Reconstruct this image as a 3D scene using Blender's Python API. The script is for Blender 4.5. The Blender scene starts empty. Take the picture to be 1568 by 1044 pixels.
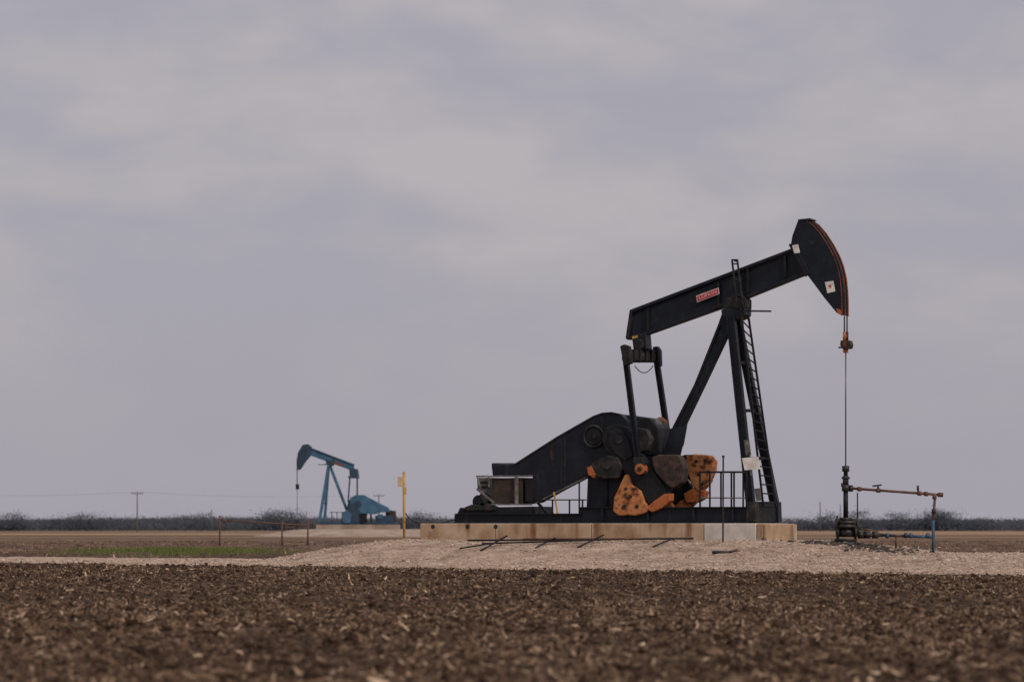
import bpy, bmesh, math, random
import numpy as np
from mathutils import Vector, Matrix
random.seed(7); rng=np.random.default_rng(7)
scene=bpy.context.scene
F=4900.0; CH=1.2; TH=math.atan(284/F)
C0=Vector((0,0,CH))
# ---------------------------------------------------------------- camera
cd=bpy.data.cameras.new("camera"); cam=bpy.data.objects.new("camera",cd)
scene.collection.objects.link(cam); scene.camera=cam
cam.location=C0; cam.rotation_euler=(math.pi/2+TH,0,0)
cd.sensor_width=36; cd.lens=36*F/1568; cd.clip_end=20000; cd.clip_start=0.5
cd.dof.use_dof=True; cd.dof.focus_distance=99; cd.dof.aperture_fstop=1.9
def ray(px,py):
    a=(px-784)/F; b=(522-py)/F
    return Vector((a,math.cos(TH)-b*math.sin(TH),math.sin(TH)+b*math.cos(TH)))
def W(px,py,Y):
    d=ray(px,py); return C0+d*(Y/d.y)
# ---------------------------------------------------------------- terrain functions
def sst(a,b,x):
    t=np.clip((np.asarray(x,float)-a)/(b-a),0,1); return t*t*(3-2*t)
def vn(x,y,seed=0.0):
    x=np.asarray(x,float); y=np.asarray(y,float)
    xi=np.floor(x); yi=np.floor(y); fx=x-xi; fy=y-yi
    fx=fx*fx*(3-2*fx); fy=fy*fy*(3-2*fy)
    def h(a,b):
        v=np.sin(a*127.1+b*311.7+seed*17.3)*43758.5453; return v-np.floor(v)
    return (h(xi,yi)*(1-fx)+h(xi+1,yi)*fx)*(1-fy)+(h(xi,yi+1)*(1-fx)+h(xi+1,yi+1)*fx)*fy
ALPHA=math.radians(-24)
O=Vector(((1100-784)/49.0,100.0,0))
class Frame:
    def __init__(s,O,a,flip=1):
        s.O=O; s.U=Vector((math.cos(a),math.sin(a),0)); s.V=Vector((math.sin(a),-math.cos(a),0))*flip
    def Q(s,px,py,v=0.0):
        d=ray(px,py); t=(v-(C0-s.O).dot(s.V))/d.dot(s.V)
        p=C0+d*t-s.O; return Vector((p.dot(s.U),v,p.z))
    def L(s,q): # rig coords -> offset from O
        return s.U*q[0]+s.V*q[1]+Vector((0,0,q[2]))
RIG=Frame(O,ALPHA)
def ynear(x): return 87.5-0.92*np.clip(x,-60,14)+0*x
def gmask(x,y):
    wob=(vn(x*0.5,y*0.5,3)-0.5)*2.2+(vn(x*2.3,y*2.3,5)-0.5)*0.9
    s=y-ynear(x)+wob
    road=sst(-0.4,1.6,s)*(1-sst(18,22,s))
    pad=sst(-0.4,1.6,s)*sst(-11,-7,x+wob)*(1-sst(108,112,y+wob))*(1-sst(34,38,x))
    return np.maximum(road,pad)
def gh(x,y):
    x=np.asarray(x,float); y=np.asarray(y,float)
    dx=x-O.x; dy=y-O.y
    u=dx*RIG.U.x+dy*RIG.U.y; v=dx*RIG.V.x+dy*RIG.V.y
    du=np.maximum(np.maximum(-9.9-u,u-1.9),0); dv=np.maximum(np.abs(v)-1.9,0)
    d=np.sqrt(du*du*0.8+dv*dv)
    plat=sst(-10,-3,x)*sst(3,13,y-ynear(x))*(1-sst(107,111,y))
    H=0.04+0.28*plat+0.44*(1-sst(0.2,5.5,d))
    H=H+0.06*(vn(x*0.9,y*0.9,8)-0.5)+0.04*(vn(x*3.5,y*3.5,9)-0.5)+0.02*(vn(x*9,y*9,14)-0.5)
    m=gmask(x,y)
    return -0.2+(H+0.2)*m
def fh(x,y):
    n=(vn(x*1.1,y*1.1,1)-0.5)*0.07+(vn(x*3.7,y*3.7,2)-0.5)*0.06+(vn(x*10,y*10,4)-0.5)*0.045
    n=n+0.03*np.sin((y+0.15*x)*2*np.pi/1.9+2*vn(x*0.3,y*0.3,6))
    near=1-sst(150,400,y)
    return n*near*(1-0.8*gmask(x,y))
def top(x,y): return np.maximum(gh(x,y),fh(x,y))
def G(px,py):
    d=ray(px,py); Y=np.linspace(30,1500,30000); t=Y/d.y
    z=CH+d.z*t; zz=top(d.x*t,Y); i=int(np.argmax(z<=zz))
    return Vector((d.x*t[i],Y[i],float(zz[i])))
# ---------------------------------------------------------------- materials
def newmat(name):
    m=bpy.data.materials.new(name); m.use_nodes=True; nt=m.node_tree
    return m,nt,nt.nodes["Principled BSDF"]
def nmat(name,stops,scale=3,detail=6,rough=0.7,bump=0.0,bscale=None,stretch=(1,1,1),metal=0.0,streak=None,spec=0.4,world=False):
    m,nt,b=newmat(name); N=nt.nodes; K=nt.links
    tc=N.new("ShaderNodeTexCoord"); mp=N.new("ShaderNodeMapping"); mp.inputs["Scale"].default_value=stretch
    if world:
        ge=N.new("ShaderNodeNewGeometry"); K.new(ge.outputs["Position"],mp.inputs[0])
    else: K.new(tc.outputs["Object"],mp.inputs[0])
    n=N.new("ShaderNodeTexNoise"); n.inputs["Scale"].default_value=scale; n.inputs["Detail"].default_value=detail
    n.inputs["Roughness"].default_value=0.62
    K.new(mp.outputs[0],n.inputs["Vector"])
    r=N.new("ShaderNodeValToRGB"); e=r.color_ramp.elements
    e[0].position=stops[0][0]; e[0].color=(*stops[0][1],1); e[1].position=stops[-1][0]; e[1].color=(*stops[-1][1],1)
    for p,c in stops[1:-1]:
        q=e.new(p); q.color=(*c,1)
    K.new(n.outputs["Fac"],r.inputs[0]); col=r.outputs[0]
    if streak:
        mp2=N.new("ShaderNodeMapping"); mp2.inputs["Scale"].default_value=streak[2]
        K.new(tc.outputs["Object"],mp2.inputs[0])
        n2=N.new("ShaderNodeTexNoise"); n2.inputs["Scale"].default_value=1.0; n2.inputs["Detail"].default_value=4
        K.new(mp2.outputs[0],n2.inputs["Vector"])
        mr=N.new("ShaderNodeMapRange"); mr.inputs[1].default_value=streak[1]; mr.inputs[2].default_value=streak[1]+0.15
        mr.inputs[4].default_value=streak[3]
        K.new(n2.outputs["Fac"],mr.inputs[0])
        mx=N.new("ShaderNodeMix"); mx.data_type='RGBA'; K.new(mr.outputs[0],mx.inputs[0]); K.new(col,mx.inputs[6])
        mx.inputs[7].default_value=(*streak[0],1); col=mx.outputs[2]
    K.new(col,b.inputs["Base Color"])
    b.inputs["Roughness"].default_value=rough; b.inputs["Metallic"].default_value=metal
    b.inputs["Specular IOR Level"].default_value=spec
    if bump>0:
        n3=N.new("ShaderNodeTexNoise"); n3.inputs["Scale"].default_value=bscale or scale*4; n3.inputs["Detail"].default_value=5
        K.new(mp.outputs[0],n3.inputs["Vector"])
        bp=N.new("ShaderNodeBump"); bp.inputs["Strength"].default_value=bump; bp.inputs["Distance"].default_value=0.05
        K.new(n3.outputs["Fac"],bp.inputs["Height"]); K.new(bp.outputs[0],b.inputs["Normal"])
    return m
def attrmat(name,stops,rough=0.85,spec=0.2,trans=0.0):
    m,nt,b=newmat(name); N=nt.nodes; K=nt.links
    a=N.new("ShaderNodeAttribute"); a.attribute_name="shade"
    r=N.new("ShaderNodeValToRGB"); e=r.color_ramp.elements
    e[0].position=stops[0][0]; e[0].color=(*stops[0][1],1); e[1].position=stops[-1][0]; e[1].color=(*stops[-1][1],1)
    for p,c in stops[1:-1]:
        q=e.new(p); q.color=(*c,1)
    K.new(a.outputs["Fac"],r.inputs[0]); K.new(r.outputs[0],b.inputs["Base Color"])
    b.inputs["Roughness"].default_value=rough; b.inputs["Specular IOR Level"].default_value=spec
    if trans>0:
        t=N.new("ShaderNodeBsdfTranslucent"); K.new(r.outputs[0],t.inputs[0]); ms=N.new("ShaderNodeMixShader"); ms.inputs[0].default_value=trans
        K.new(b.outputs[0],ms.inputs[1]); K.new(t.outputs[0],ms.inputs[2]); K.new(ms.outputs[0],N["Material Output"].inputs[0])
    return m
M_black=nmat("black_paint",[(0.3,(0.003,0.0045,0.008)),(0.55,(0.006,0.009,0.015)),(0.75,(0.013,0.017,0.025))],2.2,8,0.5,0.08,20,streak=((0.04,0.038,0.04),0.60,(4,4,0.7),0.45),spec=0.3)
M_blackf=nmat("black_steel",[(0.3,(0.004,0.005,0.007)),(0.7,(0.015,0.015,0.017))],5,6,0.6,0.1,20,spec=0.25)
M_dusty=nmat("dusty_black_steel",[(0.3,(0.007,0.007,0.008)),(0.5,(0.016,0.015,0.016)),(0.72,(0.055,0.046,0.042))],4,8,0.7,0.25,18,spec=0.25)
M_orange=nmat("orange_rusty_paint",[(0.34,(0.025,0.014,0.010)),(0.40,(0.12,0.045,0.022)),(0.46,(0.36,0.125,0.042)),(0.55,(0.44,0.20,0.085)),(0.61,(0.34,0.125,0.045)),(0.67,(0.07,0.03,0.018)),(0.75,(0.04,0.02,0.014))],3.0,10,0.75,0.25,20,spec=0.2)
M_oclean=nmat("orange_paint",[(0.3,(0.12,0.04,0.018)),(0.5,(0.40,0.12,0.037)),(0.75,(0.15,0.05,0.02))],6,8,0.65,spec=0.25)
M_redline=nmat("faded_red_brown_paint",[(0.35,(0.06,0.025,0.018)),(0.6,(0.24,0.07,0.035))],3,6,0.65)
M_brown=nmat("brown_rusty_iron",[(0.35,(0.016,0.012,0.011)),(0.55,(0.04,0.025,0.019)),(0.72,(0.10,0.05,0.03))],4,7,0.75,0.2,18)
M_rust=nmat("rusty_pipe",[(0.35,(0.05,0.028,0.02)),(0.6,(0.14,0.07,0.045)),(0.75,(0.22,0.12,0.08))],7,6,0.8,0.1)
M_grey=nmat("grey_galvanised",[(0.3,(0.045,0.043,0.043)),(0.55,(0.12,0.115,0.11)),(0.75,(0.26,0.25,0.24))],5,6,0.55,0.05)
M_white=nmat("white_sign_paint",[(0.35,(0.50,0.47,0.43)),(0.6,(0.70,0.67,0.62))],5,5,0.6)
M_red=nmat("red_sign_paint",[(0.35,(0.36,0.02,0.04)),(0.6,(0.46,0.035,0.06))],5,5,0.55)
M_conc=nmat("tan_concrete",[(0.3,(0.25,0.155,0.09)),(0.5,(0.38,0.26,0.165)),(0.7,(0.48,0.37,0.27))],1.3,11,0.9,0.2,30,streak=((0.15,0.055,0.024),0.54,(2.4,2.4,0.35),0.85))
M_concw=nmat("pale_concrete",[(0.3,(0.40,0.36,0.32)),(0.6,(0.56,0.51,0.46))],2.5,7,0.9,0.15,30,streak=((0.28,0.22,0.17),0.62,(2.5,2.5,0.4),0.5))
M_yellow=nmat("yellow_paint",[(0.3,(0.28,0.16,0.045)),(0.6,(0.48,0.30,0.09))],4,5,0.6)
M_cream=nmat("faded_cream_paint",[(0.3,(0.36,0.25,0.14)),(0.6,(0.50,0.37,0.23))],4,5,0.6)
M_blue=nmat("blue_pipe_paint",[(0.35,(0.022,0.045,0.075)),(0.65,(0.04,0.10,0.17))],5,5,0.6)
M_blued=nmat("hazy_blue_paint",[(0.35,(0.035,0.088,0.145)),(0.65,(0.058,0.150,0.240))],1.2,6,0.7)  # distant pumpjack blue, aerial haze painted into the base colour
M_blued2=nmat("dark_hazy_blue_paint",[(0.35,(0.018,0.034,0.055)),(0.65,(0.035,0.070,0.115))],1.2,6,0.7)  # darker blue of the distant pumpjack, haze tint also painted in
M_iron=nmat("oily_iron",[(0.3,(0.008,0.008,0.009)),(0.6,(0.025,0.02,0.018)),(0.78,(0.07,0.04,0.03))],6,6,0.5,0.1)
M_chrome=nmat("polished_rod_steel",[(0.3,(0.06,0.06,0.06)),(0.7,(0.12,0.12,0.12))],5,3,0.35,metal=0.6)
M_wood=nmat("weathered_wood",[(0.3,(0.10,0.095,0.10)),(0.7,(0.16,0.15,0.155))],3,4,0.9)
M_gravel=nmat("gravel",[(0.30,(0.17,0.12,0.088)),(0.5,(0.345,0.252,0.192)),(0.70,(0.49,0.38,0.30))],1.1,13,0.95,0.9,14,world=True,spec=0.1)
def stain(m,c,r0,r1,col):
    nt=m.node_tree; N=nt.nodes; K=nt.links; b=N["Principled BSDF"]
    src=b.inputs["Base Color"].links[0].from_socket
    ge=N.new("ShaderNodeNewGeometry"); vm=N.new("ShaderNodeVectorMath"); vm.operation='SUBTRACT'; vm.inputs[1].default_value=c
    K.new(ge.outputs["Position"],vm.inputs[0])
    sc=N.new("ShaderNodeVectorMath"); sc.operation='MULTIPLY'; sc.inputs[1].default_value=(1,0.35,0); K.new(vm.outputs[0],sc.inputs[0])
    ln=N.new("ShaderNodeVectorMath"); ln.operation='LENGTH'; K.new(sc.outputs[0],ln.inputs[0])
    n=N.new("ShaderNodeTexNoise"); n.inputs["Scale"].default_value=1.5; n.inputs["Detail"].default_value=6; K.new(ge.outputs["Position"],n.inputs["Vector"])
    ad=N.new("ShaderNodeMath"); ad.operation='MULTIPLY_ADD'; ad.inputs[1].default_value=1.6; K.new(n.outputs["Fac"],ad.inputs[0]); K.new(ln.outputs["Value"],ad.inputs[2])
    mr=N.new("ShaderNodeMapRange"); mr.inputs[1].default_value=r0+0.8; mr.inputs[2].default_value=r1+0.8; mr.inputs[3].default_value=0.85; mr.inputs[4].default_value=0
    K.new(ad.outputs[0],mr.inputs[0])
    mx=N.new("ShaderNodeMix"); mx.data_type='RGBA'; K.new(mr.outputs[0],mx.inputs[0]); K.new(src,mx.inputs[6]); mx.inputs[7].default_value=(*col,1)
    K.new(mx.outputs[2],b.inputs["Base Color"])
def ground_mat():
    m,nt,b=newmat("tilled_soil"); N=nt.nodes; K=nt.links
    ge=N.new("ShaderNodeNewGeometry")
    def noise(scale,st,detail=8):
        mp=N.new("ShaderNodeMapping"); mp.inputs["Scale"].default_value=st; K.new(ge.outputs["Position"],mp.inputs[0])
        n=N.new("ShaderNodeTexNoise"); n.inputs["Scale"].default_value=scale; n.inputs["Detail"].default_value=detail; K.new(mp.outputs[0],n.inputs["Vector"]); return n
    def ramp(n,stops):
        r=N.new("ShaderNodeValToRGB"); e=r.color_ramp.elements
        e[0].position=stops[0][0]; e[0].color=(*stops[0][1],1); e[1].position=stops[-1][0]; e[1].color=(*stops[-1][1],1)
        for p,c in stops[1:-1]:
            q=e.new(p); q.color=(*c,1)
        K.new(n.outputs["Fac"],r.inputs[0]); return r
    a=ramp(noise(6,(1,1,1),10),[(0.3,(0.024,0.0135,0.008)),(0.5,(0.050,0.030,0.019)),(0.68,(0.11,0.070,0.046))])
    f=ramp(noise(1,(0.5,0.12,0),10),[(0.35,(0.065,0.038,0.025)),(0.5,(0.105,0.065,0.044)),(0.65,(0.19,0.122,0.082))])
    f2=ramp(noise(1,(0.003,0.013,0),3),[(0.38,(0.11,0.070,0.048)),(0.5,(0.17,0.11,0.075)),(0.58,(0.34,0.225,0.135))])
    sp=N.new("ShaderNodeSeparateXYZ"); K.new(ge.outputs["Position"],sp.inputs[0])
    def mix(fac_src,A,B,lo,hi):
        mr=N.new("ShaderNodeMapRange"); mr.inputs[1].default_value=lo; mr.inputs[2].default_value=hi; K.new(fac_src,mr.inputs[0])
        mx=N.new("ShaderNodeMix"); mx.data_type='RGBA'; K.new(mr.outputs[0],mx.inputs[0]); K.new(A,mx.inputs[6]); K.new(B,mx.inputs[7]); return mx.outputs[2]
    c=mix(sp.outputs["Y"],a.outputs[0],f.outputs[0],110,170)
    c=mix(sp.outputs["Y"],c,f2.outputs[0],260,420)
    K.new(c,b.inputs["Base Color"]); b.inputs["Roughness"].default_value=0.95; b.inputs["Specular IOR Level"].default_value=0.1
    n=noise(9,(1,1,1),8); bp=N.new("ShaderNodeBump"); bp.inputs["Strength"].default_value=0.8; bp.inputs["Distance"].default_value=0.06
    K.new(n.outputs["Fac"],bp.inputs["Height"]); K.new(bp.outputs[0],b.inputs["Normal"])
    return m
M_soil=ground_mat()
# ---------------------------------------------------------------- mesh helpers
def npmesh(name,verts,faces,mat,shade=None,smooth=False):
    verts=np.asarray(verts,np.float32); faces=np.asarray(faces,np.int32); k=faces.shape[1]
    me=bpy.data.meshes.new(name); me.vertices.add(len(verts)); me.vertices.foreach_set("co",verts.ravel())
    me.loops.add(faces.size); me.loops.foreach_set("vertex_index",faces.ravel())
    me.polygons.add(len(faces)); me.polygons.foreach_set("loop_start",np.arange(0,faces.size,k,dtype=np.int32))
    try: me.polygons.foreach_set("loop_total",np.full(len(faces),k,np.int32))
    except Exception: pass
    me.polygons.foreach_set("use_smooth",np.full(len(faces),smooth))
    if shade is not None:
        at=me.attributes.new("shade",'FLOAT','POINT'); at.data.foreach_set("value",np.asarray(shade,np.float32))
    me.update(calc_edges=True); me.validate()
    me.materials.append(mat); ob=bpy.data.objects.new(name,me); scene.collection.objects.link(ob); return ob
def gridfaces(nr,nc):
    i=np.arange((nr-1)*(nc-1)); r=i//(nc-1); c=i%(nc-1); a=r*nc+c
    return np.stack([a,a+1,a+nc+1,a+nc],1)
def empty(name,loc):
    e=bpy.data.objects.new(name,None); e.empty_display_size=0.5; e.location=loc; scene.collection.objects.link(e); return e
def obj(name,verts,faces,mat,parent=None,bevel=0.0,smooth=False):
    me=bpy.data.meshes.new(name); bm=bmesh.new()
    vs=[bm.verts.new(v) for v in verts]
    for f in faces:
        try: bm.faces.new([vs[i] for i in f])
        except Exception: pass
    bmesh.ops.recalc_face_normals(bm,faces=bm.faces); 
    if smooth:
        for f in bm.faces: f.smooth=len(f.verts)==4
    bm.to_mesh(me); bm.free()
    me.materials.append(mat); ob=bpy.data.objects.new(name,me); scene.collection.objects.link(ob)
    if parent: ob.parent=parent
    if bevel>0:
        b=ob.modifiers.new("bevel",'BEVEL'); b.width=bevel; b.segments=2; b.limit_method='ANGLE'
    return ob
def boxpts(p1,p2,w,h,up=Vector((0,0,1)),side=None):
    p1=Vector(p1);p2=Vector(p2); d=(p2-p1).normalized()
    s=side.normalized() if side is not None else d.cross(up)
    s=(s-d*s.dot(d)).normalized() if s.length>1e-6 else Vector((1,0,0)); t=s.cross(d).normalized()
    return [p+s*a*w/2+t*b*h/2 for p in (p1,p2) for a,b in ((-1,-1),(1,-1),(1,1),(-1,1))]
BF=[(0,1,2,3),(4,5,6,7),(0,1,5,4),(1,2,6,5),(2,3,7,6),(3,0,4,7)]
def cylpts(p1,p2,r1,r2=None,n=14):
    p1=Vector(p1);p2=Vector(p2); r2=r1 if r2 is None else r2; d=(p2-p1).normalized()
    a=Vector((0,0,1)) if abs(d.z)<0.9 else Vector((1,0,0)); s=d.cross(a).normalized(); t=s.cross(d)
    vs=[]
    for p,r in ((p1,r1),(p2,r2)):
        for i in range(n):
            q=2*math.pi*i/n; vs.append(p+s*r*math.cos(q)+t*r*math.sin(q))
    fs=[tuple(range(n)),tuple(range(n,2*n))]+[(i,(i+1)%n,n+(i+1)%n,n+i) for i in range(n)]
    return vs,fs
class Builder:
    def __init__(s,frame,parent): s.f=frame; s.p=parent
    def q(s,a): # a=(px,py,v) -> offset
        return s.f.L(s.f.Q(*a))
    def plate(s,name,pts,v1,v2,mat,vm=None,bevel=0.012):
        vm=v1 if vm is None else vm
        qs=[s.f.Q(x,y,vm) for x,y in pts]; n=len(qs)
        vs=[s.f.L((q[0],v1,q[2])) for q in qs]+[s.f.L((q[0],v2,q[2])) for q in qs]
        fs=[tuple(range(n)),tuple(range(n,2*n))]+[(i,(i+1)%n,n+(i+1)%n,n+i) for i in range(n)]
        return obj(name,vs,fs,mat,s.p,bevel)
    def beam(s,name,a,b,w,h,mat,bevel=0.008):
        p,q=s.q(a),s.q(b); return obj(name,boxpts(p,q,w,h,side=s.f.V if abs((q-p).normalized().dot(s.f.V))<0.9 else s.f.U),BF,mat,s.p,bevel)
    def ibeam(s,name,a,b,w,h,mat,t=0.03):
        p,q=s.q(a),s.q(b); d=(q-p).normalized(); sd=(s.f.V-d*s.f.V.dot(d)).normalized(); up=sd.cross(d).normalized()
        vs=[];fs=[]
        for off,ww,hh in ((up*(h/2-t/2),w,t),(-up*(h/2-t/2),w,t),(Vector(),t,h-2*t)):
            k=len(vs); vs+=boxpts(p+off,q+off,ww,hh,side=sd); fs+=[tuple(i+k for i in f) for f in BF]
        return obj(name,vs,fs,mat,s.p)
    def cyl(s,name,a,b,r,mat,r2=None,n=16):
        vs,fs=cylpts(s.q(a),s.q(b),r,r2,n); return obj(name,vs,fs,mat,s.p,0,True)
    def disc(s,name,px,py,v1,v2,r,mat,n=24,bevel=0.01):
        c=s.f.Q(px,py,v1); vs,fs=cylpts(s.f.L((c[0],v1,c[2])),s.f.L((c[0],v2,c[2])),r,None,n)
        return obj(name,vs,fs,mat,s.p,bevel,False)
    def ring(s,name,px,py,v,r,tr,mat):
        c=s.f.L(s.f.Q(px,py,v)); vs=[];fs=[];n=28;m=8
        for i in range(n):
            a=2*math.pi*i/n; e=s.f.U*math.cos(a)+Vector((0,0,1))*math.sin(a)
            for j in range(m):
                b=2*math.pi*j/m; vs.append(c+e*(r+tr*math.cos(b))+s.f.V*tr*math.sin(b))
        for i in range(n):
            for j in range(m): fs.append((i*m+j,((i+1)%n)*m+j,((i+1)%n)*m+(j+1)%m,i*m+(j+1)%m))
        return obj(name,vs,fs,mat,s.p,0,True)
def tube(name,pts,r,mat,parent=None,n=8):
    pts=[Vector(p) for p in pts]; vs=[];fs=[]
    for i,p in enumerate(pts):
        d=(pts[min(i+1,len(pts)-1)]-pts[max(i-1,0)]).normalized()
        a=Vector((0,0,1)) if abs(d.z)<0.95 else Vector((0,1,0)); s=d.cross(a).normalized(); t=s.cross(d)
        for j in range(n):
            q=2*math.pi*j/n; vs.append(p+s*r*math.cos(q)+t*r*math.sin(q))
    for i in range(len(pts)-1):
        for j in range(n): fs.append((i*n+j,i*n+(j+1)%n,(i+1)*n+(j+1)%n,(i+1)*n+j))
    fs+=[tuple(range(n)),tuple(range((len(pts)-1)*n,len(pts)*n))]
    return obj(name,vs,fs,mat,parent,0,True)
# ---------------------------------------------------------------- ground sheet
ys=[-400,-100,-20,5,12,17]; y=20.0
while y<125: ys.append(y); y*=1.0032
while y<500: ys.append(y); y*=1.015
while y<12000: ys.append(y); y*=1.12
ys=np.array(ys)
ts=np.concatenate([-np.geomspace(30,0.27,14),np.linspace(-0.26,0.26,440),np.geomspace(0.27,30,14)])
Yg,Tg=np.meshgrid(ys,ts,indexing='ij'); Xg=Tg*np.maximum(Yg,22)
Xg=np.clip(Xg,-9000,9000)+Tg*1e-3
Zg=fh(Xg,Yg)-0.05*gmask(Xg,Yg)
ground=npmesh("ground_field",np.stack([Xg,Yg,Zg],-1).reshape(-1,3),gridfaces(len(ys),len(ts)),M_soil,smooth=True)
xs=np.concatenate([np.linspace(-90,-24,90),np.linspace(-23.8,20,520),np.linspace(20.3,45,40)])
ss=np.concatenate([np.linspace(-2.5,30,340),np.linspace(30.3,66,60)])
S,X=np.meshgrid(ss,xs,indexing='ij'); Y=ynear(X)+S
road=npmesh("gravel_road_and_pad",np.stack([X,Y,gh(X,Y)],-1).reshape(-1,3),gridfaces(len(ss),len(xs)),M_gravel,smooth=True)
# ---------------------------------------------------------------- scattered soil clods, crop litter, stones
t=(1+5**0.5)/2
ico_v=np.array([(-1,t,0),(1,t,0),(-1,-t,0),(1,-t,0),(0,-1,t),(0,1,t),(0,-1,-t),(0,1,-t),(t,0,-1),(t,0,1),(-t,0,-1),(-t,0,1)])/1.9
ico_f=np.array([(0,11,5),(0,5,1),(0,1,7),(0,7,10),(0,10,11),(1,5,9),(5,11,4),(11,10,2),(10,7,6),(7,1,8),(3,9,4),(3,4,2),(3,2,6),(3,6,8),(3,8,9),(4,9,5),(2,4,11),(6,2,10),(8,6,7),(9,8,1)])
def rocks(name,px,py,size,mat,hf,flat=0.7,shade=None,sink=0.2):
    n=len(px); z=hf(px,py)
    v=np.repeat(ico_v[None],n,0)*rng.uniform(0.6,1.3,(n,12,1)); v[:,:,2]*=flat
    a=rng.uniform(0,6.28,n); ca,sa=np.cos(a)[:,None],np.sin(a)[:,None]
    v[:,:,0]*=rng.uniform(0.7,1.4,(n,1))
    x=v[:,:,0]*ca-v[:,:,1]*sa; yy=v[:,:,0]*sa+v[:,:,1]*ca
    v=np.stack([x,yy,v[:,:,2]],-1)*size[:,None,None]
    v+=np.stack([px,py,z+size*sink],-1)[:,None,:]
    f=(ico_f[None]+(np.arange(n)*12)[:,None,None]).reshape(-1,3)
    sh=np.repeat(rng.uniform(0,1,n) if shade is None else shade,12)
    return npmesh(name,v.reshape(-1,3),f,mat,sh)
def litter(name,px,py,L,mat,hf,wr=(0.12,0.38)):
    n=len(px); z=hf(px,py)+rng.uniform(0.0,0.05,n)
    a=rng.uniform(0,6.28,n); el=rng.normal(0.18,0.4,n); b=rng.uniform(-0.9,0.9,n)
    w=L*rng.uniform(*wr,n)
    d1=np.stack([np.cos(a)*np.cos(el),np.sin(a)*np.cos(el),np.sin(el)],-1)
    el2=el-b; a2=a+rng.normal(0,0.4,n)
    d2=np.stack([np.cos(a2)*np.cos(el2),np.sin(a2)*np.cos(el2),np.sin(el2)],-1)
    s=np.cross(d1,np.array([0,0,1.])+rng.normal(0,0.6,(n,3))); s/=np.linalg.norm(s,axis=1)[:,None]
    c=np.stack([px,py,z],-1); h=(L/2)[:,None]; W2=(w/2)[:,None]
    p0=c-d1*h; p2=c+d2*h
    v=np.stack([p0-s*W2*0.5,p0+s*W2*0.5,c+s*W2,c-s*W2,p2+s*W2*0.3,p2-s*W2*0.3],1)
    k=(np.arange(n)*6)[:,None]
    f=np.concatenate([k+np.array([0,1,2,3]),k+np.array([3,2,4,5])],0)
    return npmesh(name,v.reshape(-1,3),f,mat,np.repeat(rng.uniform(0,1,n),6))
def scatter(n,y0,y1,p=1.0,road_ok=False,thin=0):
    u=rng.uniform(0,1,n); y=(y0**p+u*(y1**p-y0**p))**(1/p)
    x=rng.uniform(-1,1,n)*(0.19*y+2)
    if not road_ok:
        k=gmask(x,y)<rng.uniform(0.05,0.5,n); x,y=x[k],y[k]
    if thin:
        k=vn(x*0.5,y*0.22,40)*0.55+vn(x*1.9,y*0.9,41)*0.45>rng.uniform(0.22,0.72,len(x)); x,y=x[k],y[k]
    return x,y
M_clod=attrmat("soil_clods",[(0,(0.022,0.012,0.0075)),(0.45,(0.050,0.029,0.0185)),(0.8,(0.090,0.056,0.037)),(1,(0.18,0.118,0.080))],0.95,0.1)
M_litter=attrmat("dry_crop_litter",[(0,(0.06,0.034,0.020)),(0.45,(0.135,0.082,0.050)),(0.82,(0.26,0.170,0.107)),(1,(0.50,0.365,0.25))],0.8,0.2)
M_stone=attrmat("gravel_stones",[(0,(0.22,0.16,0.12)),(0.5,(0.36,0.27,0.21)),(1,(0.52,0.42,0.34))],0.9,0.2)
parts=[scatter(56000,21,48,1.2),scatter(60000,48,112,1.2)]
px_=np.concatenate([p[0] for p in parts]); py_=np.concatenate([p[1] for p in parts])
sz=np.clip(rng.lognormal(-3.8,0.5,len(px_)),0.008,0.07)*(0.85+0.004*py_)
rocks("soil_clods",px_,py_,sz,M_clod,fh,0.75)
parts=[scatter(190000,21,48,1.2,thin=1),scatter(220000,48,115,1.2,thin=1),scatter(45000,112,260,1.0)]
px_=np.concatenate([p[0] for p in parts]); py_=np.concatenate([p[1] for p in parts])
L=np.clip(rng.lognormal(-2.95,0.5,len(px_)),0.018,0.20)*(0.85+0.004*py_)
litter("crop_litter",px_,py_,L,M_litter,fh)
x,y=scatter(110000,74,112,1.0,True); k=gmask(x,y)>rng.uniform(0.2,0.9,len(x)); x,y=x[k],y[k]
rocks("gravel_stones",x,y,np.clip(rng.lognormal(-4.0,0.48,len(x)),0.01,0.08),M_stone,gh,0.65)
# ---------------------------------------------------------------- main pumpjack
E=empty("oil_pumpjack",O); B=Builder(RIG,E)
EF=empty("concrete_foundation",O); BFn=Builder(RIG,EF)
ub=[RIG.Q(x,815,1.5)[0] for x in (643,758,905,1078,1158,1169)]
zt=RIG.Q(900,801,1.5)[2]; zb=0.35
for i in range(5):
    a,b=ub[i]+0.006,ub[i+1]-0.006; g=0.0 if i!=3 else 0.02
    vs=[RIG.L((u,v,z)) for u in (a,b) for v,z in ((-1.5,zb),(1.5+g,zb),(1.5+g,zt-0.01*(i==4)),(-1.5,zt-0.01*(i==4)))]
    obj("foundation_block_%d"%i,vs,BF,M_concw if i==3 else M_conc,EF,0.025)
u=ub[5]+0.003
for v0,v1 in ((1.49,0.0),(-0.02,-1.49)):
    vs=[RIG.L((uu,v,z)) for uu in (u,u+0.05) for v,z in ((v0,zb),(v1,zb),(v1,zt-0.03),(v0,zt-0.03))]
    obj("foundation_end_slab",vs,BF,M_conc,EF,0.01)
for x in (663,716,759):
    BFn.disc("anchor_hole",x,806,1.5,1.505,0.07,M_iron,bevel=0)
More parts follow.
